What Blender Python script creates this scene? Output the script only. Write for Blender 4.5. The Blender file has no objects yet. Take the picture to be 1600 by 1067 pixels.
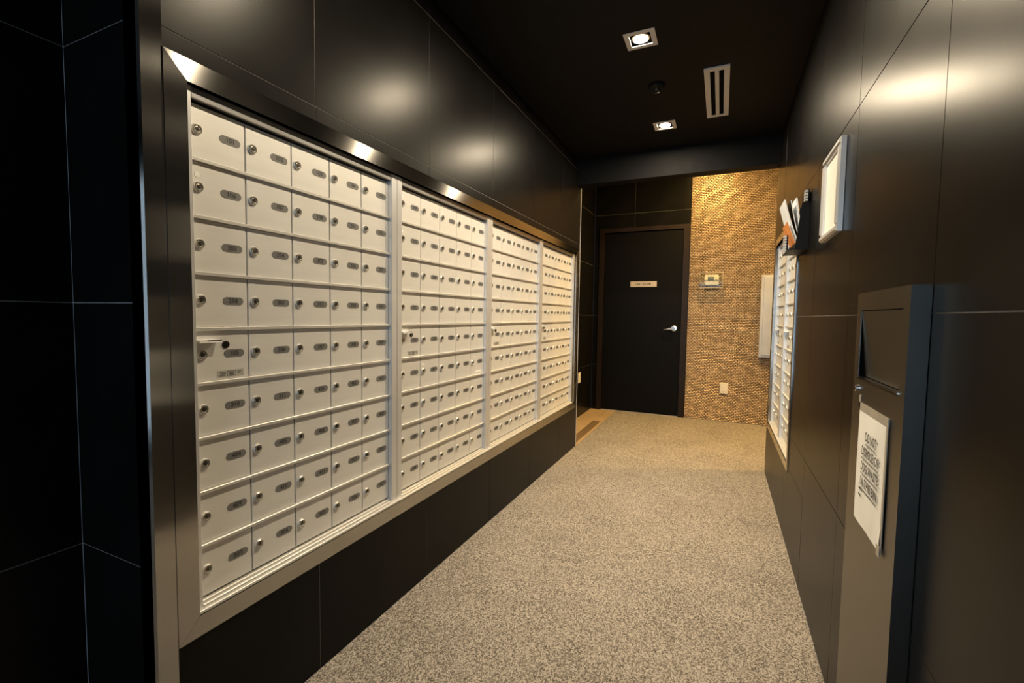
import bpy, math, random
from mathutils import Matrix, Vector
random.seed(7)
SC = bpy.context.scene
C = SC.collection
PI = math.pi

# ------------------------------------------------------------------ camera
CAM = Vector((1.1349, 0.0, 1.1232)); YAW, PITCH, ROLL, FPX = 0.4270, 0.0571, 0.0148, 715.06
fw = Vector((-math.sin(YAW)*math.cos(PITCH), math.cos(YAW)*math.cos(PITCH), -math.sin(PITCH)))
rt = Vector((math.cos(YAW), math.sin(YAW), 0)); up = rt.cross(fw)
c_, s_ = math.cos(ROLL), math.sin(ROLL)
rt, up = c_*rt + s_*up, c_*up - s_*rt
cd = bpy.data.cameras.new('camera'); cam = bpy.data.objects.new('camera', cd); C.objects.link(cam)
cd.sensor_width = 36; cd.lens = 36*FPX/1600; cd.clip_start = 0.01; cd.clip_end = 60
M = Matrix((rt, up, -fw)).transposed().to_4x4(); M.translation = CAM
cam.matrix_world = M
SC.camera = cam

# ------------------------------------------------------------------ view, world, daylight through the entry door
SC.view_settings.view_transform = 'Standard'; SC.view_settings.look = 'None'
SC.view_settings.exposure = 0.0; SC.view_settings.gamma = 1.0; SC.view_settings.use_curve_mapping = False
W = bpy.data.worlds.new('world'); SC.world = W; W.use_nodes = True
W.node_tree.nodes['Background'].inputs[0].default_value = (0.55, 0.75, 1.0, 1)
W.node_tree.nodes['Background'].inputs[1].default_value = 0.1
DAYLIGHT = 42.0
SPOT_W = 5.0          # beam of each corridor downlight
LAMP_E = 1850.0         # glow of each corridor lamp face
LOBBY_SPOT_W = 10.5
LOBBY_LAMP_E = 4000.0
ld = bpy.data.lights.new('entry_daylight', 'AREA'); ld.shape = 'RECTANGLE'; ld.size = 1.1; ld.size_y = 2.0
ld.energy = DAYLIGHT; ld.color = (0.62, 0.80, 1.0)
lo = bpy.data.objects.new('entry_daylight', ld); C.objects.link(lo)
lo.location = (0.60, -2.75, 1.15); lo.rotation_euler = (PI/2, 0, 0)   # shines towards +y through the glazed entry

# ------------------------------------------------------------------ materials
MATS = {}
def pm(name, col, rough=0.5, metal=0.0, spec=0.5, emit=None, es=0.0):
    m = bpy.data.materials.new(name); m.use_nodes = True
    b = m.node_tree.nodes['Principled BSDF']
    b.inputs['Base Color'].default_value = (*col, 1); b.inputs['Roughness'].default_value = rough
    b.inputs['Metallic'].default_value = metal; b.inputs['Specular IOR Level'].default_value = spec
    if emit: b.inputs['Emission Color'].default_value = (*emit, 1); b.inputs['Emission Strength'].default_value = es
    MATS[name] = m
    return m
def nd(m, t, **kw):
    n = m.node_tree.nodes.new(t)
    for k, v in kw.items(): setattr(n, k, v)
    return n
def lk(m, a, b): m.node_tree.links.new(a, b)
def noisy(name, col, rough, metal=0.0, spec=0.5, scale=12.0, amp=0.25, ramp=0.08, bump=0.0, bscale=None, stretch=(1,1,1), detail=4):
    """principled with procedural variation of colour and gloss, and a fine bump"""
    m = pm(name, col, rough, metal, spec); b = m.node_tree.nodes['Principled BSDF']
    tc = nd(m, 'ShaderNodeTexCoord'); mp = nd(m, 'ShaderNodeMapping'); mp.inputs['Scale'].default_value = stretch
    lk(m, tc.outputs['Object'], mp.inputs['Vector'])
    n = nd(m, 'ShaderNodeTexNoise'); n.inputs['Scale'].default_value = scale; n.inputs['Detail'].default_value = detail
    lk(m, mp.outputs[0], n.inputs['Vector'])
    r = nd(m, 'ShaderNodeValToRGB')
    r.color_ramp.elements[0].position = 0.3; r.color_ramp.elements[1].position = 0.7
    r.color_ramp.elements[0].color = (*[x*(1-amp) for x in col], 1); r.color_ramp.elements[1].color = (*[min(1, x*(1+amp)) for x in col], 1)
    lk(m, n.outputs['Fac'], r.inputs[0]); lk(m, r.outputs[0], b.inputs['Base Color'])
    q = nd(m, 'ShaderNodeMapRange'); q.inputs[3].default_value = max(0.02, rough-ramp); q.inputs[4].default_value = rough+ramp
    lk(m, n.outputs['Fac'], q.inputs[0]); lk(m, q.outputs[0], b.inputs['Roughness'])
    if bump:
        n2 = nd(m, 'ShaderNodeTexNoise'); n2.inputs['Scale'].default_value = bscale or scale*6; n2.inputs['Detail'].default_value = 3
        lk(m, mp.outputs[0], n2.inputs['Vector'])
        bp = nd(m, 'ShaderNodeBump'); bp.inputs['Strength'].default_value = bump; bp.inputs['Distance'].default_value = 0.002
        lk(m, n2.outputs['Fac'], bp.inputs['Height']); lk(m, bp.outputs[0], b.inputs['Normal'])
    return m
noisy('tile', (0.0055, 0.0052, 0.0050), 0.305, 0, 0.105, scale=5, amp=0.25, ramp=0.02, bump=0.02, bscale=60)
noisy('grout', (0.22, 0.21, 0.20), 0.85, scale=40)
noisy('paint_black', (0.004, 0.004, 0.0045), 0.65, 0, 0.15, scale=20, amp=0.1)
def brushed(name, col, rough, axis, aniso=1.0):
    """brushed steel: highlights stretch across the grain (axis = object axis across the grain)"""
    m = noisy(name, col, rough, 1.0, scale=4, amp=0.05, ramp=0.02); b = m.node_tree.nodes['Principled BSDF']
    d = [0, 0, 0]; d[axis] = 1.0
    vt = nd(m, 'ShaderNodeVectorTransform', vector_type='VECTOR', convert_from='OBJECT', convert_to='WORLD'); vt.inputs[0].default_value = d
    b.inputs['Anisotropic'].default_value = aniso; lk(m, vt.outputs[0], b.inputs['Tangent'])
    return m
brushed('stainless', (0.44, 0.43, 0.41), 0.165, 0)
brushed('stainless_along', (0.44, 0.43, 0.41), 0.165, 2)
brushed('stainless_trim', (0.44, 0.43, 0.41), 0.165, 1)
brushed('bin_steel', (0.15, 0.14, 0.126), 0.36, 2, 0.7)
noisy('header_metal', (0.42, 0.42, 0.43), 0.32, 1.0, scale=5, amp=0.04, ramp=0.03)
noisy('aluminium', (0.66, 0.65, 0.62), 0.42, 0.55, scale=6, amp=0.03, ramp=0.04, bump=0.03, bscale=90, stretch=(30, 1, 1))
noisy('aluminium_bright', (0.74, 0.75, 0.77), 0.34, 0.6, scale=6, amp=0.03, ramp=0.04)
noisy('door_panel', (0.75, 0.745, 0.72), 0.45, 0.35, scale=5, amp=0.03, ramp=0.04, bump=0.04, bscale=120, stretch=(1, 1, 12))
noisy('lock_metal', (0.42, 0.40, 0.35), 0.28, 0.8, scale=60, amp=0.1)
noisy('lock_core', (0.22, 0.20, 0.16), 0.32, 1.0, scale=60, amp=0.1)
noisy('keyway', (0.01, 0.01, 0.01), 0.5, scale=50)
noisy('label_grey', (0.20, 0.20, 0.195), 0.42, 0.3, scale=30, amp=0.08)
noisy('ink', (0.035, 0.035, 0.035), 0.6, scale=50)
noisy('sticker_white', (0.93, 0.92, 0.90), 0.5, scale=30, amp=0.04)
noisy('sticker_grey', (0.42, 0.41, 0.37), 0.4, scale=60, amp=0.15)
noisy('lacquer_brown', (0.014, 0.0085, 0.0055), 0.42, 0, 0.25, scale=8, amp=0.2)
noisy('door_black', (0.003, 0.0027, 0.0024), 0.48, 0, 0.12, scale=8, amp=0.2, stretch=(8, 1, 1))
noisy('chrome', (0.66, 0.65, 0.63), 0.18, 1.0, scale=10, amp=0.04)
noisy('plastic_white', (0.80, 0.77, 0.70), 0.4, scale=20, amp=0.03)
noisy('sign_plate', (0.56, 0.50, 0.46), 0.4, 0.2, scale=20, amp=0.05)
noisy('lcd', (0.16, 0.18, 0.15), 0.2, scale=30, amp=0.1)
noisy('cabinet_white', (0.60, 0.62, 0.66), 0.38, 0.5, scale=10, amp=0.04)
noisy('paper', (0.88, 0.87, 0.83), 0.7, scale=14, amp=0.05, bump=0.15, bscale=18)
noisy('paper_blue', (0.58, 0.62, 0.68), 0.6, scale=14, amp=0.06)
noisy('paper_orange', (0.55, 0.20, 0.05), 0.6, scale=14, amp=0.1)
noisy('poster', (0.70, 0.68, 0.64), 0.40, scale=6, amp=0.10)
noisy('plastic_black', (0.004, 0.004, 0.0045), 0.5, 0, 0.2, scale=20, amp=0.1)
noisy('vent_white', (0.60, 0.57, 0.55), 0.45, scale=20, amp=0.03)
noisy('slot_dark', (0.003, 0.003, 0.003), 0.8, 0, 0.05, scale=20)
noisy('stone_tan', (0.42, 0.30, 0.17), 0.4, scale=7, amp=0.12, detail=8)
noisy('grille_tan', (0.26, 0.18, 0.10), 0.45, 0.3, scale=20, amp=0.1)
noisy('tape', (0.40, 0.36, 0.30), 0.40, scale=20, amp=0.08)
noisy('lobby_ceiling', (0.55, 0.50, 0.44), 0.8, scale=10, amp=0.04)
pm('lamp_glow', (1, 1, 1), 0.5, emit=(1.0, 0.82, 0.57), es=LAMP_E)
pm('lamp_glow_lobby', (1, 1, 1), 0.5, emit=(1.0, 0.62, 0.20), es=LOBBY_LAMP_E)
m = pm('glass', (1, 1, 1), 0.02); nt = m.node_tree; nt.nodes.clear()
o_ = nd(m, 'ShaderNodeOutputMaterial'); t_ = nd(m, 'ShaderNodeBsdfTransparent'); g_ = nd(m, 'ShaderNodeBsdfGlossy'); x_ = nd(m, 'ShaderNodeMixShader')
fr = nd(m, 'ShaderNodeFresnel'); g_.inputs['Roughness'].default_value = 0.03; fr.inputs[0].default_value = 1.45
t_.inputs[0].default_value = (0.93, 0.95, 0.95, 1)
fm_ = nd(m, 'ShaderNodeMath', operation='MULTIPLY'); fm_.inputs[1].default_value = 0.3; lk(m, fr.outputs[0], fm_.inputs[0]); lk(m, fm_.outputs[0], x_.inputs[0]); lk(m, t_.outputs[0], x_.inputs[1]); lk(m, g_.outputs[0], x_.inputs[2]); lk(m, x_.outputs[0], o_.inputs[0])
# carpet: salt and pepper loop pile
m = pm('carpet', (0.2, 0.18, 0.15), 0.95, spec=0.15); b = m.node_tree.nodes['Principled BSDF']
tc = nd(m, 'ShaderNodeTexCoord'); mp = nd(m, 'ShaderNodeMapping'); mp.inputs['Rotation'].default_value = (0, 0, 0.5); mp.inputs['Scale'].default_value = (1, 0.8, 1)
lk(m, tc.outputs['Object'], mp.inputs[0])
v = nd(m, 'ShaderNodeTexVoronoi'); v.inputs['Scale'].default_value = 290; v.inputs['Randomness'].default_value = 0.75
lk(m, mp.outputs[0], v.inputs['Vector'])
sp = nd(m, 'ShaderNodeSeparateColor'); lk(m, v.outputs['Color'], sp.inputs[0])
n = nd(m, 'ShaderNodeTexNoise'); n.inputs['Scale'].default_value = 3.0; n.inputs['Detail'].default_value = 4; lk(m, tc.outputs['Object'], n.inputs['Vector'])
ad = nd(m, 'ShaderNodeMath', operation='MULTIPLY_ADD'); lk(m, n.outputs['Fac'], ad.inputs[0]); ad.inputs[1].default_value = 0.35; lk(m, sp.outputs[0], ad.inputs[2])
r = nd(m, 'ShaderNodeValToRGB'); e = r.color_ramp.elements
e[0].position = 0.12; e[0].color = (0.070, 0.061, 0.053, 1); e[1].position = 1.15 if False else 1.0; e[1].color = (0.46, 0.42, 0.37, 1)
q = r.color_ramp.elements.new(0.55); q.color = (0.205, 0.180, 0.153, 1)
lk(m, ad.outputs[0], r.inputs[0]); lk(m, r.outputs[0], b.inputs['Base Color'])
bp = nd(m, 'ShaderNodeBump'); bp.inputs['Strength'].default_value = 0.9; bp.inputs['Distance'].default_value = 0.004; bp.invert = True
lk(m, v.outputs['Distance'], bp.inputs['Height']); lk(m, bp.outputs[0], b.inputs['Normal'])
# metallic mosaic: tint per brick from a face attribute
m = pm('mosaic', (0.5, 0.36, 0.22), 0.45, metal=0.7); b = m.node_tree.nodes['Principled BSDF']
at = nd(m, 'ShaderNodeAttribute', attribute_name='tint'); r = nd(m, 'ShaderNodeValToRGB'); e = r.color_ramp.elements
e[0].color = (0.33, 0.24, 0.155, 1); e[1].color = (0.50, 0.385, 0.265, 1)
lk(m, at.outputs['Fac'], r.inputs[0]); lk(m, r.outputs[0], b.inputs['Base Color'])
noisy('mosaic_grout', (0.012, 0.007, 0.004), 0.9, scale=40)

# ------------------------------------------------------------------ mesh helpers
class MB:
    def __init__(s): s.v = []; s.f = []; s.mi = []; s.cur = 0
    def mat(s, i): s.cur = i; return s
    def quad(s, *p):
        i = len(s.v); s.v += [tuple(x) for x in p]; s.f.append(tuple(range(i, i+len(p)))); s.mi.append(s.cur); return s
    def box(s, x0, x1, y0, y1, z0, z1):
        i = len(s.v)
        s.v += [(x0,y0,z0),(x1,y0,z0),(x1,y1,z0),(x0,y1,z0),(x0,y0,z1),(x1,y0,z1),(x1,y1,z1),(x0,y1,z1)]
        for f in ((0,3,2,1),(4,5,6,7),(0,1,5,4),(1,2,6,5),(2,3,7,6),(3,0,4,7)):
            s.f.append(tuple(i+k for k in f)); s.mi.append(s.cur)
        return s
    def slab(s, x0, x1, yb, yf, z0, z1, ch):
        """front (-y) facing slab with a chamfered front edge; yf < yb"""
        i = len(s.v)
        for (y, d) in ((yb, 0), (yf+ch, 0), (yf, ch)):
            s.v += [(x0+d,y,z0+d),(x1-d,y,z0+d),(x1-d,y,z1-d),(x0+d,y,z1-d)]
        for a in (0, 4):
            for k in range(4):
                s.f.append((i+a+k, i+a+4+k, i+a+4+(k+1)%4, i+a+(k+1)%4)[::-1]); s.mi.append(s.cur)
        s.f.append((i+8,i+9,i+10,i+11)); s.mi.append(s.cur)
        s.f.append((i+3,i+2,i+1,i+0)); s.mi.append(s.cur)
        return s
    def prism(s, pts, y0, y1):
        """outline in (x,z), extruded from y0 (front) to y1 (back)"""
        n = len(pts); i = len(s.v)
        s.v += [(x, y0, z) for x, z in pts] + [(x, y1, z) for x, z in pts]
        s.f.append(tuple(range(i, i+n))); s.mi.append(s.cur)
        s.f.append(tuple(range(i+2*n-1, i+n-1, -1))); s.mi.append(s.cur)
        for k in range(n):
            s.f.append((i+k, i+n+k, i+n+(k+1)%n, i+(k+1)%n)); s.mi.append(s.cur)
        return s
    def lathe(s, cx, cz, prof, seg=20):
        """profile of (radius, y) turned about the y axis through (cx,cz); y decreasing = towards the viewer"""
        i = len(s.v)
        for r, y in prof:
            for k in range(seg):
                a = 2*PI*k/seg; s.v.append((cx+r*math.cos(a), y, cz+r*math.sin(a)))
        for j in range(len(prof)-1):
            for k in range(seg):
                s.f.append((i+j*seg+k, i+j*seg+(k+1)%seg, i+(j+1)*seg+(k+1)%seg, i+(j+1)*seg+k)); s.mi.append(s.cur)
        s.f.append(tuple(i+(len(prof)-1)*seg+k for k in range(seg))); s.mi.append(s.cur)
        return s
    def lathez(s, cx, cy, prof, seg=24):
        i = len(s.v)
        for r, z in prof:
            for k in range(seg):
                a = 2*PI*k/seg; s.v.append((cx+r*math.cos(a), cy+r*math.sin(a), z))
        for j in range(len(prof)-1):
            for k in range(seg):
                s.f.append((i+j*seg+k, i+j*seg+(k+1)%seg, i+(j+1)*seg+(k+1)%seg, i+(j+1)*seg+k)); s.mi.append(s.cur)
        s.f.append(tuple(i+(len(prof)-1)*seg+k for k in range(seg))); s.mi.append(s.cur)
        return s
    def mesh(s, name, *mats):
        me = bpy.data.meshes.new(name); me.from_pydata(s.v, [], s.f)
        for mm in mats: me.materials.append(MATS[mm])
        if len(mats) > 1: me.polygons.foreach_set('material_index', s.mi)
        me.update(); return me
    def build(s, name, mats, parent=None, loc=(0,0,0), rot=None):
        return put(name, s.mesh(name, *([mats] if isinstance(mats, str) else mats)), parent, loc, rot)
def put(name, me, parent=None, loc=(0,0,0), rot=None):
    o = bpy.data.objects.new(name, me); C.objects.link(o); o.location = loc
    if rot: o.rotation_euler = rot
    o.parent = parent
    return o
def empty(name, loc=(0,0,0), rz=0):
    o = bpy.data.objects.new(name, None); C.objects.link(o); o.location = loc; o.rotation_euler = (0,0,rz); o.empty_display_size = 0.1
    return o
def tag(o, label=None, cat=None, group=None, kind=None):
    if label: o['label'] = label
    if cat: o['category'] = cat
    if group: o['group'] = group
    if kind: o['kind'] = kind
    return o
def struct(o, label=None):
    o['kind'] = 'structure'
    if label: o['label'] = label
    return o
_tm = {}
def text_mesh(s, size, mat, bold=0.0):
    k = (s, size, mat)
    if k in _tm: return _tm[k]
    cu = bpy.data.curves.new('t', 'FONT'); cu.body = s; cu.size = size; cu.align_x = 'CENTER'; cu.align_y = 'CENTER'; cu.offset = bold; cu.resolution_u = 2
    ob = bpy.data.objects.new('t', cu); C.objects.link(ob)
    dg = bpy.context.evaluated_depsgraph_get(); ev = ob.evaluated_get(dg); t = ev.to_mesh()
    vs = [(p.co.x, 0.0, p.co.y) for p in t.vertices]; fs = [tuple(p.vertices) for p in t.polygons]
    ev.to_mesh_clear(); bpy.data.objects.remove(ob); bpy.data.curves.remove(cu)
    me = bpy.data.meshes.new('text_'+s.replace(' ', '_').lower()); me.from_pydata(vs, [], fs); me.materials.append(MATS[mat]); me.update()
    _tm[k] = me
    return me
def rect_minus(r, h):
    """rectangle (x0,x1,z0,z1) minus a hole -> up to four rectangles"""
    x0,x1,z0,z1 = r; a0,a1,b0,b1 = h
    if a0 >= x1 or a1 <= x0 or b0 >= z1 or b1 <= z0: return [r]
    out = []
    if b0 > z0: out.append((x0,x1,z0,b0))
    if b1 < z1: out.append((x0,x1,b1,z1))
    lo_, hi_ = max(z0,b0), min(z1,b1)
    if a0 > x0: out.append((x0,a0,lo_,hi_))
    if a1 < x1: out.append((a1,x1,lo_,hi_))
    return out
def subtract(rects, holes):
    for h in holes: rects = [q for r in rects for q in rect_minus(r, h)]
    return [r for r in rects if r[1]-r[0] > 1e-4 and r[3]-r[2] > 1e-4]
GAP, PROUD = 0.0022, 0.002
def tiled_wall(name, loc, rz, length, height, jx, jz, holes=(), thick=0.10, label=None, inset=0.0):
    """wall whose finished face is local y=0 facing -y; local x along, z up"""
    w = empty(name, loc, rz); struct(w, label)
    mb = MB()
    for r in subtract([(inset, length, 0, height)], holes): mb.box(r[0], r[1], 0.0016, PROUD+thick, r[2], r[3])
    mb.build('backing', 'grout', w)
    xs = [0]+[x for x in jx if 0.02 < x < length-0.005]+[length]; zs = [0]+[z for z in jz if 0.02 < z < height-0.01]+[height]
    for i in range(len(xs)-1):
        for j in range(len(zs)-1):
            x0 = xs[i]+(GAP/2 if i else 0); x1 = xs[i+1]-(GAP/2 if i < len(xs)-2 else 0)
            z0 = zs[j]+(GAP/2 if j else 0); z1 = zs[j+1]-(GAP/2 if j < len(zs)-2 else 0)
            for r in subtract([(x0, x1, z0, z1)], holes):
                if r[1]-r[0] < 0.004 or r[3]-r[2] < 0.004: continue
                d = random.uniform(0, 0.0006); t = MB(); t.slab(0, r[1]-r[0], 0.0015, d, 0, r[3]-r[2], 0.0005)
                t.build('tile', 'tile', w, (r[0], 0, r[2]))
    return w

# ------------------------------------------------------------------ dimensions (metres, floor at z = 0)
XL, XR = 0.025, 1.469           # finished faces of the corridor walls
Y0, YE, YW = 0.563, 3.81, 5.458  # corridor start, corridor end, lobby far wall
YB = -2.40                      # entry wall behind the viewer
CEIL, LCEIL, BULK = 2.400, 2.85, 2.199
XA = -0.275                     # alcove wall on the left / lobby left wall
XLOB = 3.2
TZ = [0.547, 1.138, 1.729, 2.320]
TW = 0.5775

# ------------------------------------------------------------------ setting
fl = MB()
fl.box(XA, XR, YB, Y0, -0.05, 0); fl.box(XL, XR, Y0, YE, -0.05, 0); fl.box(0.03, XLOB, YE, YW, -0.05, 0)
struct(fl.build('floor', 'carpet'), 'grey-brown flecked loop carpet running down the corridor')
tl = empty('floor_stone', (0,0,0)); struct(tl, 'tan stone floor strip beside the carpet at the lobby door')
for (x0,x1,y0,y1) in ((XA,-0.083,YE,4.60),(-0.001,0.0285,YE,4.812),(XA,-0.083,4.602,YW),(-0.081,0.0285,4.814,YW)):
    MB().box(x0+.0005,x1-.0005,y0+.0005,y1-.0005,-0.05,0.0).build('stone_slab','stone_tan',tl)

GX0, GY0, GW, GL = -0.081, 3.84, 0.078, 0.970
g = empty('floor_grille', (GX0, GY0, -0.012)); tag(g, 'long narrow slotted floor grille set into the tan stone strip', 'floor grille')
MB().box(0, GW, 0, GL, -0.02, -0.006).build('grille_pan', 'slot_dark', g)
MB().box(0, GW, 0, 0.012, -0.006, 0.012).box(0, GW, GL-0.012, GL, -0.006, 0.012).box(0, 0.006, 0.012, GL-0.012, -0.006, 0.012).box(GW-0.006, GW, 0.012, GL-0.012, -0.006, 0.012).build('grille_frame', 'grille_tan', g)
for k in range(5):
    x = 0.0095+k*0.0125
    MB().box(x, x+0.0085, 0.012, GL-0.012, -0.006, 0.0105).build('grille_bar', 'grille_tan', g)

# ceilings with openings for the recessed lamps
LAMPS = [(0.751, 2.225), (0.748, 3.258), (0.752, 1.19)]
HL = 0.049
cb = MB()
for r in subtract([(XA-0.1, XR+0.1, YB-0.1, YE)], [(x-HL, x+HL, y-HL, y+HL) for x, y in LAMPS]):
    cb.box(r[0], r[1], r[2], r[3], CEIL, CEIL+0.02)
struct(cb.build('ceiling', 'paint_black'), 'flat black corridor ceiling')
LLAMPS = [(1.00, 4.68), (2.50, 4.25)]
cb = MB()
for r in subtract([(XA-0.1, XLOB+0.1, YE, YW+0.1)], [(x-HL, x+HL, y-HL, y+HL) for x, y in LLAMPS]):
    cb.box(r[0], r[1], r[2], r[3], LCEIL, LCEIL+0.02)
struct(cb.build('ceiling_lobby', 'lobby_ceiling'))
struct(MB().box(XL, XR, YE-0.11, YE, BULK, CEIL).build('wall_bulkhead', 'paint_black'), 'black bulkhead dropping from the ceiling at the corridor end')
struct(MB().box(XA-0.1, XLOB+0.1, YE-0.11, YE-0.0005, CEIL+0.021, LCEIL+0.02).build('wall_lobby_near', 'paint_black'))

FR_O = (0.607, 3.752, 0.345, 1.686)     # mailbox surround, outer y0,y1,z0,z1
FR_I = (0.655, 3.704, 0.395, 1.636)
jl = [1.017+TW*k - Y0 for k in range(-1, 6)]
tiled_wall('wall_left', (XL, Y0, 0), PI/2, YE-Y0, CEIL, jl, TZ, [(FR_I[0]-Y0-0.01, FR_I[1]-Y0+0.01, FR_I[2]-0.01, FR_I[3]+0.01)], thick=0.25, inset=0.046,
           label='black tiled corridor wall holding the long mailbox bank')
# right wall : local x = YE - y
RO = (2.640, 3.716, 0.352, 1.668)
RI = (2.682, 3.674, 0.394, 1.626)
BIN = (1.031, 1.374, 0.10, 1.188)
jr = [YE-(1.033+TW*k) for k in range(-6, 5)]
tiled_wall('wall_right', (XR, YE, 0), -PI/2, YE-YB, CEIL, sorted(jr), TZ, [(YE-RI[1]-0.01, YE-RI[0]+0.01, RI[2]-0.01, RI[3]+0.01), (YE-BIN[1]+0.02, YE-BIN[0]-0.02, BIN[2]+0.02, BIN[3]-0.02)], thick=0.20,
           label='black tiled corridor wall holding the short mailbox bank and waste bin')
tiled_wall('wall_alcove_end', (XA, Y0, 0), 0, XL-XA-0.0, CEIL, [], TZ, thick=0.04)
tiled_wall('wall_alcove_left', (XA, YB, 0), PI/2, Y0-YB, CEIL, [Y0-YB-TW*k for k in range(1, 6)], TZ)
tiled_wall('wall_lobby_left', (XA, YE-0.02, 0), PI/2, YW-YE+0.02, LCEIL, [1.13, 0.55], TZ+[2.62])
DX0, DX1, DZ = -0.213, 0.790, 2.160     # door frame outside
tiled_wall('wall_lobby_end', (XA, YW, 0), 0, 0.796-XA, LCEIL, [0.19-XA], [0.547, 1.138, 1.729, 2.320], [(DX0-XA, DX1-XA, -1, DZ)])
struct(MB().box(XR+0.25, XLOB, YE-0.10, YE, 0, CEIL+0.02).build('wall_lobby_right_near', 'paint_black'))
struct(MB().box(XLOB, XLOB+0.1, YE-0.1, YW+0.1, 0, LCEIL).build('wall_lobby_right', 'lobby_ceiling'))
struct(MB().box(XR+0.003, XR+0.25, YE, YE+0.006, 0, LCEIL).build('wall_right_end', 'tile'))

# stainless corner trims
t1 = MB()
tp_ = [(XL, Y0+0.0435), (XL, Y0), (XL-0.046, Y0), (XL-0.046, Y0-0.0025), (XL-0.002, Y0-0.0025), (XL+0.0025, Y0+0.002), (XL+0.0025, Y0+0.0435)]
t1.v = [(x, y, 0) for x, y in tp_]+[(x, y, CEIL) for x, y in tp_]
t1.f = [(k, (k+1) % 7, 7+(k+1) % 7, 7+k) for k in range(7)]+[(0, 6, 5, 1), (1, 5, 4, 2), (2, 4, 3)]+[(7, 8, 12, 13), (8, 9, 11, 12), (9, 10, 11)]; t1.mi = [0]*len(t1.f)
struct(t1.build('trim_1', 'stainless_trim'), 'tall brushed stainless corner trim')
t2 = MB(); t2.box(XL, XL+0.002, YE-0.012, YE+0.002, 0, CEIL); t2.box(XL-0.012, XL+0.002, YE, YE+0.002, 0, BULK)
struct(t2.build('trim_2', 'aluminium_bright'), 'slim metal edge trim at the corridor end')

# mosaic wall
mw = MB(); mw.box(0.796, XLOB, YW+0.004, YW+0.10, 0, LCEIL)
mw = mw.build('wall_mosaic', 'mosaic_grout'); struct(mw, 'wall of small bronze metallic mosaic bricks')
BW, BH, JG = 0.0294, 0.0142, 0.0031
vs, fs, tint = [], [], []
rows = int(LCEIL/(BH+JG))
for j in range(rows):
    z0 = j*(BH+JG); x = 0.796 - (BW+JG)*(0.5 if j % 2 else 0.0)
    while x < XLOB:
        a, b_ = max(x, 0.797), min(x+BW, XLOB)
        if b_-a > 0.004:
            i = len(vs); t = random.random(); tx = random.uniform(-.0002, .0002); tz = random.uniform(-.0002, .0002)
            ch = 0.0030; yf = YW-0.0005; ym = YW+0.0025
            vs += [(a,YW+.005,z0),(b_,YW+.005,z0),(b_,YW+.005,z0+BH),(a,YW+.005,z0+BH),
                   (a,ym,z0),(b_,ym,z0),(b_,ym,z0+BH),(a,ym,z0+BH),
                   (a+ch*min(1,(b_-a)/.02),yf+tx+tz,z0+ch),(b_-ch*min(1,(b_-a)/.02),yf-tx+tz,z0+ch),(b_-ch*min(1,(b_-a)/.02),yf-tx-tz,z0+BH-ch),(a+ch*min(1,(b_-a)/.02),yf+tx-tz,z0+BH-ch)]
            for o in (0, 4):
                for k in range(4): fs.append((i+o+k, i+o+(k+1)%4, i+o+4+(k+1)%4, i+o+4+k)); tint.append(t)
            fs.append((i+8,i+9,i+10,i+11)); tint.append(t)
        x += BW+JG
me = bpy.data.meshes.new('mosaic_bricks'); me.from_pydata(vs, [], fs); me.materials.append(MATS['mosaic'])
at = me.attributes.new('tint', 'FLOAT', 'FACE'); at.data.foreach_set('value', tint); me.update()
mo = put('mosaic_bricks', me, mw); mo['kind'] = 'stuff'

# entry wall behind the viewer with a glazed door
struct(MB().box(XA-0.1, 0.02, YB-0.1, YB, 0, CEIL).box(1.18, XR+0.1, YB-0.1, YB, 0, CEIL).box(0.02, 1.18, YB-0.1, YB, 2.16, CEIL).build('wall_entry', 'paint_black'))
d2 = empty('door_2', (0.02, YB, 0)); struct(d2, 'glazed entry door')
MB().box(0, 0.06, -0.08, -0.02, 0, 2.16).box(1.10, 1.16, -0.08, -0.02, 0, 2.16).box(0.06, 1.10, -0.08, -0.02, 2.08, 2.16).box(0.06, 1.10, -0.08, -0.02, 0, 0.12).build('door_frame', 'aluminium_bright', d2)
MB().box(0.06, 1.10, -0.055, -0.047, 0.12, 2.08).build('pane', 'glass', d2)

# ------------------------------------------------------------------ lobby door
d1 = empty('door_1', (0, YW, 0)); struct(d1, 'black flush door in a dark brown frame')
fm = MB(); fm.box(DX0, -0.152, -0.012, 0.09, 0, DZ); fm.box(0.728, DX1, -0.012, 0.09, 0, DZ); fm.box(-0.152, 0.728, -0.012, 0.09, 2.112, DZ)
fm.box(-0.152, -0.140, 0.045, 0.09, 0, 2.112); fm.box(0.716, 0.728, 0.045, 0.09, 0, 2.112); fm.box(-0.140, 0.716, 0.045, 0.09, 2.100, 2.112)
fm.build('door_frame', 'lacquer_brown', d1)
MB().slab(-0.149, 0.725, 0.044, 0.004, 0.008, 2.109, 0.002).build('door_leaf', 'door_black', d1)
MB().box(-0.152, 0.728, 0.0, 0.09, 0.0, 0.006).build('threshold', 'aluminium', d1)
h = MB(); h.lathe(0.656, 1.003, [(0.0, 0.004), (0.034, 0.004), (0.034, -0.006), (0.028, -0.011), (0.012, -0.012), (0.011, -0.045), (0.0, -0.046)], 24).build('handle_rose', 'chrome', d1)
n = 9; pts = []
lv = MB()
for k in range(n):
    t = k/(n-1); x = 0.664 - 0.115*t; y = -0.043 + 0.008*t*t; z = 1.003 - 0.020*t*t; w_ = 0.0105*(1-0.35*t); th = 0.008*(1-0.3*t)
    lv.v += [(x, y-th, z-w_), (x, y+th, z-w_), (x, y+th, z+w_), (x, y-th, z+w_)]
for k in range(n-1):
    for a in range(4): lv.f.append((4*k+a, 4*k+(a+1)%4, 4*k+4+(a+1)%4, 4*k+4+a)); lv.mi.append(0)
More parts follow.
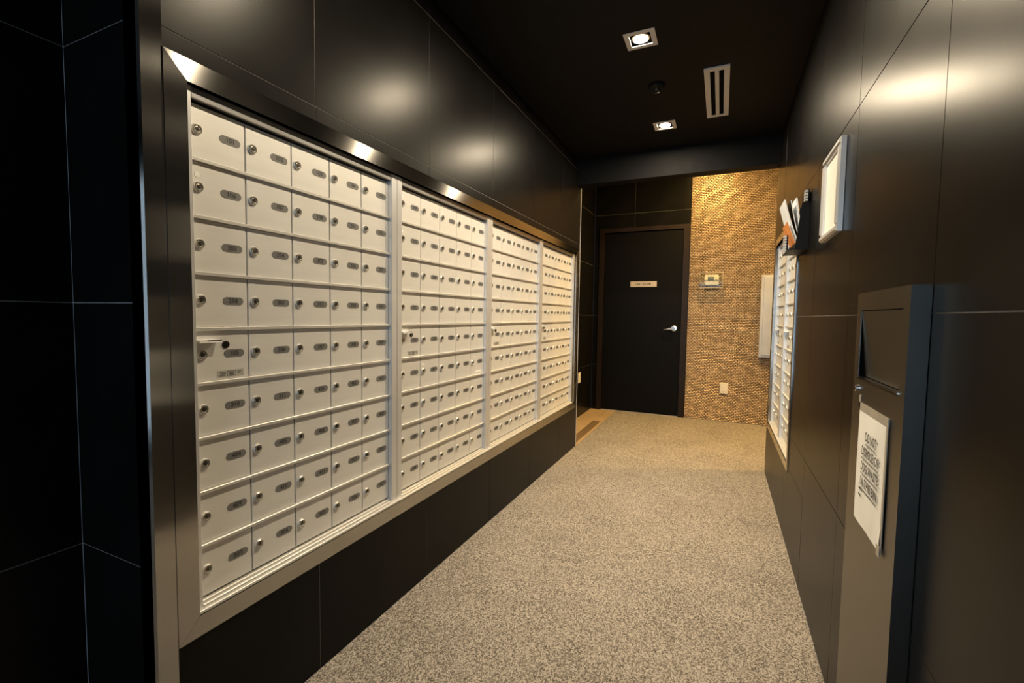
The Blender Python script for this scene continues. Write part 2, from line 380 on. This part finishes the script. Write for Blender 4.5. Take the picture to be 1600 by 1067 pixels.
lv.f += [(3,2,1,0), (4*n-4,4*n-3,4*n-2,4*n-1)]; lv.mi += [0,0]
lv.build('handle_lever', 'chrome', d1)
sg = MB().slab(0.158, 0.454, 0.004, 0.0005, 1.473, 1.537, 0.001).build('sign_plate', 'sign_plate', d1); sg['label'] = 'pale plate reading CART ROOM'
put('lettering', text_mesh('CART ROOM', 0.030, 'ink', 0.0006), sg, (0.300, -0.0002, 1.506))

# ------------------------------------------------------------------ mailboxes
CW, RH, NR = 0.14, 0.1327, 9
ZT = 1.610                        # top of the first door row
DGAP = 0.0028
door_me = MB().slab(DGAP/2, CW-DGAP/2, 0.012, 0.0, 0.0045, RH-0.0045, 0.0012).mesh('mailbox_door', 'door_panel')
lk_ = MB(); lk_.mat(3).lathe(0.0195, 0.0705, [(0.0124, 0.001), (0.0122, -0.0015), (0.0112, -0.0045)], 18); lk_.mat(0).lathe(0.0195, 0.0705, [(0.0112, -0.0045), (0.0100, -0.0060), (0.0078, -0.0060), (0.0074, -0.0040)], 18)
lk_.mat(1).lathe(0.0195, 0.0705, [(0.0074, -0.0041), (0.0045, -0.0050)], 18)
lk_.mat(2).box(0.0186, 0.0204, -0.0056, -0.0048, 0.0655, 0.0755)
lock_me = lk_.mesh('lock', 'lock_metal', 'lock_core', 'keyway', 'aluminium')
def stadium(x0, x1, z0, z1, n=6):
    r = (z1-z0)/2; cz = (z0+z1)/2; p = []
    for k in range(n+1):
        a = -PI/2 + PI*k/n; p.append((x1-r+r*math.cos(a), cz+r*math.sin(a)))
    for k in range(n+1):
        a = PI/2 + PI*k/n; p.append((x0+r+r*math.cos(a), cz+r*math.sin(a)))
    return p
plate_me = MB().prism(stadium(0.0735, 0.1270, 0.0600, 0.0795), -0.0008, 0.0005).mesh('number_plate', 'label_grey')
dot_me = MB().lathe(0.0185, 0.0985, [(0.0065, 0.0003), (0.0065, -0.0006), (0.006, -0.0008)], 16).mesh('sticker_dot', 'sticker_white')
pull = MB()
pull.prism([(0.003, 0.1035), (0.057, 0.1035), (0.057, 0.1065), (0.003, 0.1065)], -0.020, 0.0)
pull.box(0.003, 0.057, -0.020, -0.0175, 0.1005, 0.1065)
pull_me = pull.mesh('finger_pull', 'sticker_white')
kh = MB(); kh.mat(0).lathe(0.0785, 0.0925, [(0.0092, 0.0005), (0.0092, -0.002), (0.0078, -0.0026)], 18)
kh.mat(1).box(0.0780, 0.0790, -0.0032, -0.0025, 0.0885, 0.0960)
khole_me = kh.mesh('master_keyhole', 'plastic_black', 'chrome')
seal = MB(); seal.mat(0).box(0.056, 0.124, -0.0008, 0.0004, 0.0105, 0.0275)
seal.mat(1).box(0.080, 0.104, -0.0010, -0.0008, 0.0125, 0.0137).box(0.080, 0.104, -0.0010, -0.0008, 0.0243, 0.0255).box(0.080, 0.0812, -0.0010, -0.0008, 0.0137, 0.0243).box(0.1028, 0.104, -0.0010, -0.0008, 0.0137, 0.0243)
for (a, b_, z) in ((0.086, 0.098, 0.0205), (0.084, 0.100, 0.0175), (0.086, 0.098, 0.0150), (0.060, 0.077, 0.0215), (0.063, 0.077, 0.0175), (0.107, 0.118, 0.0215), (0.107, 0.115, 0.0175), (0.060, 0.076, 0.0135)):
    seal.box(a, b_, -0.0010, -0.0008, z, z+0.0018)
seal_me = seal.mesh('postal_seal', 'sticker_grey', 'ink')
def numbers():
    for fl_, cnt in ((1, 8), (2, 8), (3, 11), (4, 11), (5, 11), (6, 11), (7, 11), (8, 11), (9, 11), (10, 11), (11, 11), (12, 11), (14, 11), (15, 11), (16, 11), (17, 11), (18, 11), (19, 11), (20, 11), (21, 11), (22, 11), (23, 11)):
        for u in range(1, cnt+1): yield '%d%02d' % (fl_, u)
NUM = numbers()
def mailbox_unit(loc, rz, ncol, ls, rs, label, group, dots=(), extra=()):
    """one framed cabinet of letter boxes; local x=0 at the first door's edge; ls, rs = stile widths"""
    W_ = ncol*CW
    u = empty('mailbox_unit', loc, rz); tag(u, label, 'mailbox', group)
    zb = ZT-NR*RH
    MB().box(-ls, W_+rs, 0.012, 0.10, zb-0.021, ZT+0.026).build('body', 'slot_dark', u)
    MB().slab(-ls, 0, 0.0119, -0.016, zb-0.021, ZT+0.026, 0.0015).build('stile', 'aluminium_bright', u)
    MB().slab(W_, W_+rs, 0.0119, -0.016, zb-0.021, ZT+0.026, 0.0015).build('stile', 'aluminium_bright', u)
    MB().slab(0, W_, 0.0119, -0.015, ZT, ZT+0.026, 0.002).build('header', 'header_metal', u)
    sl = MB(); sl.slab(-ls, W_+rs, 0.0118, -0.0265, zb-0.021, zb-0.012, 0.0015); sl.slab(0, W_, 0.0119, -0.016, zb-0.012, zb-0.006, 0.0015); sl.slab(0, W_, 0.0119, -0.008, zb-0.006, zb, 0.001); sl.build('sill', 'aluminium', u)
    rail = MB().slab(0, W_, 0.0119, -0.0075, -0.0042, 0.0042, 0.001).mesh('shelf_rail', 'aluminium')
    for r in range(1, NR): put('shelf_rail', rail, u, (0, 0, ZT-r*RH))
    for r in range(NR):
        for c in range(ncol):
            d = put('door', door_me, u, (c*CW, 0, ZT-(r+1)*RH))
            put('lock', lock_me, d); put('number_plate', plate_me, d)
            put('number', text_mesh(next(NUM), 0.0165, 'ink', 0.0003), d, (0.1003, -0.0012, 0.0697))
            if r == 4 and c == 0:
                for nm, mm in (('finger_pull', pull_me), ('master_keyhole', khole_me), ('postal_seal', seal_me)): put(nm, mm, d)
            if (r, c) in dots: put('sticker_dot', dot_me, d)
            if (r, c) in extra:
                MB().box(0.030, 0.052, -0.0008, 0.0003, 0.094, 0.0985).build('paper_tab', 'sticker_white', d)
                MB().box(0.050, 0.118, -0.0008, 0.0003, 0.016, 0.0225).build('paper_tab', 'sticker_white', d)
    return u
G1 = 'mailbox units in the long left bank'; G2 = 'mailbox units in the short right bank'
Y1, PITCHM = 0.671, 0.7612
mailbox_unit((0, Y1, 0), PI/2, 5, 0.0158, 0.0302, 'silver mailbox unit beside the tall stainless corner trim, lowest suite numbers', G1, dots=[(1, 0)])
mailbox_unit((0, Y1+PITCHM, 0), PI/2, 5, 0.0302, 0.0302, 'silver mailbox unit second from the tall stainless corner trim, three white dots', G1, dots=[(0, 0), (1, 0), (5, 1)], extra=[(5, 4)])
mailbox_unit((0, Y1+2*PITCHM, 0), PI/2, 5, 0.0302, 0.0302, 'silver mailbox unit third from the tall stainless corner trim', G1, dots=[(1, 0)])
mailbox_unit((0, Y1+3*PITCHM, 0), PI/2, 5, 0.0302, 0.0302, 'silver mailbox unit of the long bank, next to the lobby opening', G1)
RX = XR+0.025
mailbox_unit((RX, 3.640, 0), -PI/2, 3, 0.0302, 0.0302, 'three-column mailbox unit next to the mosaic wall lobby', G2)
mailbox_unit((RX, 3.640-3*CW-0.0666, 0), -PI/2, 3, 0.0302, 0.0302, 'three-column mailbox unit nearest the brochure rack', G2)

def surround(name, loc, rz, O, I, label, mats=('stainless', 'stainless_along'), proud=0.004):
    s = empty(name, loc, rz); tag(s, label, 'mailbox frame')
    o0,o1,p0,p1 = O; i0,i1,k0,k1 = I; e = 0.0003
    yf, yb = -proud, 0.012
    def member(pts, mat): MB().prism(pts, yf, yb).build('frame_member', mat, s)
    member([(o0,p0+e),(i0,k0+e),(i0,k1-e),(o0,p1-e)], mats[0])
    member([(o1,p0+e),(o1,p1-e),(i1,k1-e),(i1,k0+e)], mats[0])
    member([(o0+e,p1),(i0+e,k1),(i1-e,k1),(o1-e,p1)], mats[1])
    member([(o0+e,p0),(o1-e,p0),(i1-e,k0),(i0+e,k0)], mats[1])
    return s
surround('mailbox_surround', (XL, Y0, 0), PI/2, (FR_O[0]-Y0, FR_O[1]-Y0, FR_O[2], FR_O[3]), (FR_I[0]-Y0, FR_I[1]-Y0, FR_I[2], FR_I[3]), 'long mitred stainless steel frame around the four left mailbox units')
surround('mailbox_surround', (XR, YE, 0), -PI/2, (YE-RO[1], YE-RO[0], RO[2], RO[3]), (YE-RI[1], YE-RI[0], RI[2], RI[3]), 'short mitred stainless steel frame around the two right mailbox units', proud=0.004)

# ------------------------------------------------------------------ waste bin on the right wall   (local x = 1.374 - y)
bw, bz0, bz1, BP = BIN[1]-BIN[0], BIN[2], BIN[3], 0.030
b_ = empty('waste_receptacle', (XR, BIN[1], 0), -PI/2); tag(b_, 'tall brushed stainless waste receptacle set in the black tile wall', 'waste bin')
F0, F1, FZ0, FZ1 = 0.034, 0.310, 0.990, 1.147
pn = MB()
for r in subtract([(0, bw, bz0, bz1)], [(F0, F1, FZ0, FZ1)]): pn.box(r[0], r[1], -BP, -BP+0.002, r[2], r[3])
pn.box(0, 0.002, -BP+0.002, -0.0005, bz0, bz1); pn.box(bw-0.002, bw, -BP+0.002, -0.0005, bz0, bz1); pn.box(0.002, bw-0.002, -BP+0.002, -0.0005, bz1-0.002, bz1); pn.box(0.002, bw-0.002, -BP+0.002, -0.0005, bz0, bz0+0.002)
pn.build('front_panel', 'bin_steel', b_)
ch = MB(); ch.box(F0-0.004, F0-0.002, -BP+0.0025, 0.10, FZ0-0.01, FZ1+0.01).box(F1+0.002, F1+0.004, -BP+0.0025, 0.10, FZ0-0.01, FZ1+0.01).box(F0-0.004, F1+0.004, 0.10, 0.102, FZ0-0.01, FZ1+0.01).box(F0-0.002, F1+0.002, -BP+0.0025, 0.10, FZ0-0.012, FZ0-0.010).box(F0-0.002, F1+0.002, -BP+0.0025, 0.10, FZ1+0.010, FZ1+0.012)
ch.build('chute', 'slot_dark', b_)
MB().box(F0+0.0025, F1-0.0025, 0, 0.0015, -(FZ1-FZ0)+0.0015, -0.002).build('push_flap', 'bin_steel', b_, (0, -BP+0.001, FZ1), (math.radians(4.0), 0, 0))
MB().box(F0, F1, -BP-0.002, -BP+0.022, FZ0-0.003, FZ0).build('flap_lip', 'chrome', b_)
MB().lathe(0.040, 0.962, [(0.008, -BP), (0.008, -BP-0.004), (0.006, -BP-0.006)], 18).build('lock', 'chrome', b_)
# taped paper notice
pp = empty('paper_notice', (XR-BP-0.0004, 1.300, 0), -PI/2); tag(pp, 'white paper notice about dog waste taped on the steel waste bin', 'notice')
nx, nz = 8, 10; pv = MB()
for i in range(nx+1):
    for j in range(nz+1):
        u_, v_ = i/nx, j/nz
        bul = 0.0008 + 0.004*math.exp(-((u_-0.97)**2/0.01+(v_-0.05)**2/0.03)) + 0.0012*math.sin(7*u_+3*v_)**2*(1-v_)
        pv.v.append((0.2*u_, -bul, 0.664+0.260*v_))
for i in range(nx):
    for j in range(nz):
        a = i*(nz+1)+j; pv.f.append((a, a+nz+1, a+nz+2, a+1)); pv.mi.append(0)
ps = pv.build('sheet', 'paper', pp)
MB().box(-0.006, 0.204, -0.0016, -0.0001, 0.917, 0.934).build('tape_strip', 'tape', pp)
MB().box(-0.006, 0.004, -0.0016, -0.0001, 0.917, 0.950).build('tape_strip', 'tape', pp)
MB().box(0.196, 0.206, -0.0032, -0.0018, 0.664, 0.934).build('tape_strip', 'tape', pp)
MB().box(0.186, 0.206, -0.0052, -0.0044, 0.658, 0.680).build('tape_strip', 'tape', pp)
for k, (s_t, wd) in enumerate((('DO NOT', 0.078), ('DISPOSE OF', 0.120), ('DOG WASTE', 0.122), ('IN THIS BIN', 0.118))):
    z = 0.866-0.0345*k
    tm = text_mesh(s_t, 0.030, 'ink', 0.0005); xs = [v.co.x for v in tm.vertices]; ww = max(xs)-min(xs)
    to = put('text_line', tm, pp, (0.104, -0.0034, z)); to.scale = (wd/ww, 1, 0.95)
    MB().box(0.104-wd/2, 0.104+wd/2, -0.0034, -0.0033, z-0.0165, z-0.0145).build('underline', 'ink', to.parent)
for (x0, z) in ((0.036, 0.742), (0.036, 0.728)): MB().box(x0, x0+0.016, -0.0032, -0.0031, z, z+0.004).build('fine_print', 'ink', pp)

# ------------------------------------------------------------------ framed notice on the right wall (local x = 2.0 - y)
fn = empty('notice_frame', (XR-0.0006, 2.000, 0), -PI/2); tag(fn, 'silver snap frame with a pale notice on the black tile wall', 'picture frame')
A, Bz0, Bz1, T = 0.262, 1.402, 1.694, 0.020
for (x0,x1,z0,z1) in ((0,A,Bz1-0.022,Bz1),(0,A,Bz0,Bz0+0.022),(0,0.022,Bz0+0.022,Bz1-0.022),(A-0.022,A,Bz0+0.022,Bz1-0.022)):
    MB().slab(x0,x1,0,-T,z0,z1,0.006).build('frame_rail','aluminium_bright',fn)
MB().box(0.022,A-0.022,-0.008,-0.001,Bz0+0.022,Bz1-0.022).build('notice_sheet','poster',fn)

# ------------------------------------------------------------------ brochure rack (local x = 2.60 - y)
HR = empty('brochure_rack', (XR-0.0006, 2.585, 0), -PI/2); tag(HR, 'black wall brochure rack above the short mailbox bank', 'brochure rack')
hw = 0.225
for x in (0, hw-0.004):
    sp_ = MB(); pts = [(0, 1.430), (-0.050, 1.434), (-0.030, 1.632), (0, 1.632)]
    n = len(pts); i = len(sp_.v); sp_.v += [(x, y, z) for y, z in pts]+[(x+0.004, y, z) for y, z in pts]
    sp_.f += [(0,1,2,3), (7,6,5,4)]+[(k, 4+k, 4+(k+1)%4, (k+1)%4) for k in range(4)]; sp_.mi += [0]*6
    sp_.build('side_panel', 'plastic_black', HR)
MB().box(0.004, hw-0.004, -0.003, 0, 1.430, 1.632).build('back_panel', 'plastic_black', HR)
MB().box(0.004, hw-0.004, -0.072, -0.003, 1.430, 1.436).build('base_panel', 'plastic_black', HR)
MB().box(0.004, hw-0.004, -0.0500, -0.0470, 1.437, 1.458).build('front_panel', 'plastic_black', HR)
def comb(nm, x, y, z0, n, parent):
    cm = MB().mat(0).box(x-0.003, x+0.003, y-0.004, y+0.004, z0-0.004, z0+n*0.0125)
    cm.mat(1)
    for k in range(n): cm.box(x-0.004, x+0.020, y-0.016, y-0.004, z0+k*0.0125, z0+k*0.0125+0.008)
    return cm.build(nm, ['plastic_black', 'aluminium'], parent)
def leaf(name, mat, x0, x1, y0, y1, z0, z1, label, bend=0.02, th=0.003):
    """standing sheet bundle leaning outward: bottom at y0, top at y1 (more negative = further from the wall)"""
    o = empty(name, (XR-0.0006, 2.585, 0), -PI/2); tag(o, label, 'brochure', 'brochures in the black rack')
    nn = 10
    def strip(t0, t1, mt, nm):
        mb = MB()
        for k in range(nn+1):
            t = k/nn; y = y0+(y1-y0)*t - bend*math.sin(PI*t)*0.35; z = z0+(z1-z0)*t
            mb.v += [(x0, y+t0, z), (x1, y+t0, z), (x1, y+t1, z), (x0, y+t1, z)]
        for k in range(nn):
            for a in range(4): mb.f.append((4*k+a, 4*k+(a+1)%4, 4*k+4+(a+1)%4, 4*k+4+a)); mb.mi.append(0)
        mb.f += [(3,2,1,0), (4*nn, 4*nn+1, 4*nn+2, 4*nn+3)]; mb.mi += [0,0]
        mb.build(nm, mt, o)
    strip(-th/2, -th/2+0.0006, mat, 'cover'); strip(-th/2+0.0006, th/2, 'paper', 'pages')
    return o
leaf('brochure', 'paper_blue', 0.020, 0.205, -0.0280, -0.094, 1.442, 1.655, 'pale grey brochure leaning furthest out of the black rack', 0.012, 0.004)
leaf('brochure', 'plastic_black', 0.030, 0.200, -0.0215, -0.070, 1.441, 1.650, 'black-covered brochure between pale ones in the black rack', 0.010, 0.004)
leaf('brochure', 'paper_blue', 0.040, 0.212, -0.0145, -0.050, 1.441, 1.657, 'pale thick brochure behind the black-covered one in the rack', 0.006, 0.006)
leaf('brochure', 'paper_orange', 0.014, 0.190, -0.0350, -0.0790, 1.442, 1.560, 'short orange brochure at the front of the black rack', 0.0, 0.002)
nb = empty('comb_bound_booklet', (XR-0.0006, 2.585, 0), -PI/2); tag(nb, 'thin comb-bound booklet standing against the wall in the black rack', 'booklet')
MB().box(0.060, 0.212, -0.0105, -0.0042, 1.4375, 1.690).build('cover', 'plastic_black', nb)
comb('comb_binding', 0.216, -0.0072, 1.636, 4, nb)
comb('perforated_strip', 0.110, -0.0680, 1.4365, 6, HR)

# ------------------------------------------------------------------ things on the mosaic wall
yM = YW-0.0026
th_ = empty('thermostat', (0, yM, 0)); tag(th_, 'cream thermostat inside a clear guard box on the mosaic wall', 'thermostat')
tp = MB(); tp.prism(stadium(0.957, 1.100, 1.486, 1.592, 6)[0:0] or [(0.963,1.486),(1.094,1.486),(1.100,1.500),(1.100,1.578),(1.090,1.592),(0.967,1.592),(0.957,1.578),(0.957,1.500)], -0.030, 0.0)
tp = tp.build('body', 'plastic_white', th_)
MB().box(0.988, 1.052, -0.0315, -0.030, 1.530, 1.572).build('display', 'lcd', tp)
for k in range(2): MB().box(1.066, 1.080, -0.032, -0.030, 1.540+k*0.018, 1.550+k*0.018).build('button', 'plastic_white', tp)
gx0, gx1, gz0, gz1, gd = 0.905, 1.142, 1.450, 1.612, 0.075
gp = empty('guard_box', (0,0,0)); gp.parent = th_
for (x0,x1,z0,z1) in ((gx0,gx1,gz1-0.004,gz1),(gx0,gx1,gz0,gz0+0.004)): MB().box(x0,x1,-gd,0,z0,z1).build('guard_ledge','glass',gp)
for x in (gx0, gx1-0.003): MB().box(x,x+0.003,-gd,0,gz0+0.004,gz1-0.004).build('guard_side','glass',gp)
MB().box(gx0+0.003,gx1-0.003,-gd,-gd+0.003,gz0+0.004,gz1-0.004).build('guard_front','glass',gp)
fe = MB()
for (x0,x1,z0,z1) in ((gx0,gx0+0.004,gz0+0.004,gz1-0.004),(gx1-0.006,gx1,gz0+0.004,gz1-0.004)): fe.box(x0,x1,-gd-0.002,-gd,z0,z1)
fe.box(gx0,gx1,-gd-0.002,-gd,gz1-0.004,gz1+0.003).box(gx0,gx1,-gd-0.002,-gd,gz0-0.003,gz0+0.004); fe.build('guard_edge','tape',gp)
wp = empty('wall_plate', (0, yM, 0)); tag(wp, 'cream wall plate low on the mosaic wall', 'wall plate')
MB().slab(1.152,1.230,0,-0.007,0.308,0.424,0.003).build('plate','plastic_white',wp)
MB().slab(1.174,1.208,-0.0069,-0.010,0.332,0.400,0.001).build('insert','plastic_white',wp)
for z in (0.317, 0.415): MB().lathe(1.191, z, [(0.003,-0.007),(0.003,-0.0082)],10).build('screw','aluminium',wp)
wq = empty('wall_plate', (XA, 0, 0), PI/2); tag(wq, 'cream wall plate on the dark lobby wall beside the door', 'wall plate')
MB().slab(4.870,4.950,-0.0002,-0.007,0.385,0.500,0.003).build('plate','plastic_white',wq)
MB().slab(4.893,4.927,-0.0069,-0.010,0.409,0.476,0.001).build('insert','plastic_white',wq)
fc = empty('wall_cabinet', (0, yM, 0)); tag(fc, 'slim white metal wall cabinet on the mosaic wall', 'cabinet')
MB().slab(1.505,1.955,0,-0.045,0.722,1.580,0.003).build('body','cabinet_white',fc)
dr = MB().slab(1.530,1.930,-0.0445,-0.052,0.745,1.557,0.002).build('door','cabinet_white',fc)
MB().box(1.895,1.910,-0.060,-0.052,1.10,1.18).build('latch','chrome',dr)

# ------------------------------------------------------------------ ceiling: lamps, vent, detector
def square_ring(mb, o, i, z0, z1):
    for r in subtract([(-o, o, -o, o)], [(-i, i, -i, i)]): mb.box(r[0], r[1], r[2], r[3], z0, z1)
    return mb
trim_me = square_ring(MB(), 0.0690, 0.0465, -0.002, 0.0).mesh('trim_ring', 'vent_white')
hs = MB()
H_ = 0.075
for r in ((-HL+.001, HL-.001, -HL+.001, -HL+.003), (-HL+.001, HL-.001, HL-.003, HL-.001), (-HL+.001, -HL+.003, -HL+.003, HL-.003), (HL-.003, HL-.001, -HL+.003, HL-.003)): hs.box(r[0], r[1], r[2], r[3], 0.0005, H_)
hs.box(-HL+.001, HL-.001, -HL+.001, HL-.001, H_, H_+0.002)
house_me = hs.mesh('housing', 'slot_dark')
gim_me = MB().lathez(0, 0, [(0.040, 0.046), (0.041, 0.003), (0.034, 0.0012), (0.033, 0.006)], 24).mesh('gimbal_ring', 'chrome')
lamp_me = MB().lathez(0, 0, [(0.0325, 0.0008), (0.020, -0.0010), (0.006, -0.0016)], 20).mesh('lamp', 'lamp_glow')
lampl_me = MB().lathez(0, 0, [(0.0325, 0.0008), (0.020, -0.0010), (0.006, -0.0016)], 20).mesh('lamp', 'lamp_glow_lobby')
BEAM = [(2.0, 120), (0.9, 90), (0.3, 72)]
def downlight(x, y, z, label, group, me_, power, col, angle):
    d = empty('downlight', (x, y, z)); tag(d, label, 'ceiling light', group)
    put('trim_ring', trim_me, d); put('housing', house_me, d); put('gimbal_ring', gim_me, d); put('lamp', me_, d)
    sl = bpy.data.lights.new('downlight_beam', 'SPOT'); sl.energy = power; sl.color = col; sl.spot_size = math.radians(angle); sl.spot_blend = 1.0; sl.shadow_soft_size = 0.03
    so = bpy.data.objects.new('downlight_beam', sl); C.objects.link(so); so.location = (0, 0, -0.006); so.parent = d
    return d
warm = (1.0, 0.81, 0.56); amber = (1.0, 0.62, 0.20)
for (x, y), bm_, lb in zip(LAMPS, BEAM, ('square recessed downlight beside the slotted ceiling vent', 'square recessed downlight next to the black bulkhead', 'square recessed downlight above the first mailbox unit')):
    downlight(x, y, CEIL, lb, 'corridor downlights', lamp_me, SPOT_W*bm_[0]*4*PI, warm, bm_[1])
for (x, y), lb in zip(LLAMPS, ('square recessed lobby downlight close to the mosaic wall', 'square recessed lobby downlight away from the mosaic wall')):
    downlight(x, y, LCEIL, lb, 'lobby downlights', lampl_me, LOBBY_SPOT_W*4*PI, amber, 150)
vt = empty('ceiling_vent', (1.069, 2.915, CEIL)); tag(vt, 'white linear ceiling vent with two dark slots', 'vent')
a, l = 0.0615, 0.312
vm = MB()
for r in subtract([(-a, a, -l, l)], [(-0.034, -0.010, -l+0.035, l-0.030), (0.010, 0.034, -l+0.035, l-0.030)]): vm.box(r[0], r[1], r[2], r[3], -0.007, -0.004)
vm.box(-a, a, -l, -l+0.004, -0.004, -0.0003).box(-a, a, l-0.004, l, -0.004, -0.0003).box(-a, -a+0.004, -l+0.004, l-0.004, -0.004, -0.0003).box(a-0.004, a, -l+0.004, l-0.004, -0.004, -0.0003)
vm.build('vent_face', 'vent_white', vt)
MB().box(-a+0.004, a-0.004, -l+0.004, l-0.004, -0.0032, -0.0008).build('vent_throat', 'slot_dark', vt)
for x in (-0.022, 0.022): MB().box(x-0.0012, x+0.0012, -l+0.035, l-0.030, -0.0039, -0.0033).build('slot_blade', 'slot_dark', vt)
sd = empty('smoke_detector', (0.765, 2.690, CEIL)); tag(sd, 'small black round detector on the ceiling between the downlights', 'smoke detector')
MB().lathez(0, 0, [(0.045, -0.0003), (0.045, -0.012), (0.036, -0.022)], 24).build('base', 'plastic_black', sd)
MB().lathez(0, 0, [(0.022, -0.022), (0.018, -0.034), (0.010, -0.036)], 20).build('sensor_cap', 'plastic_black', sd)
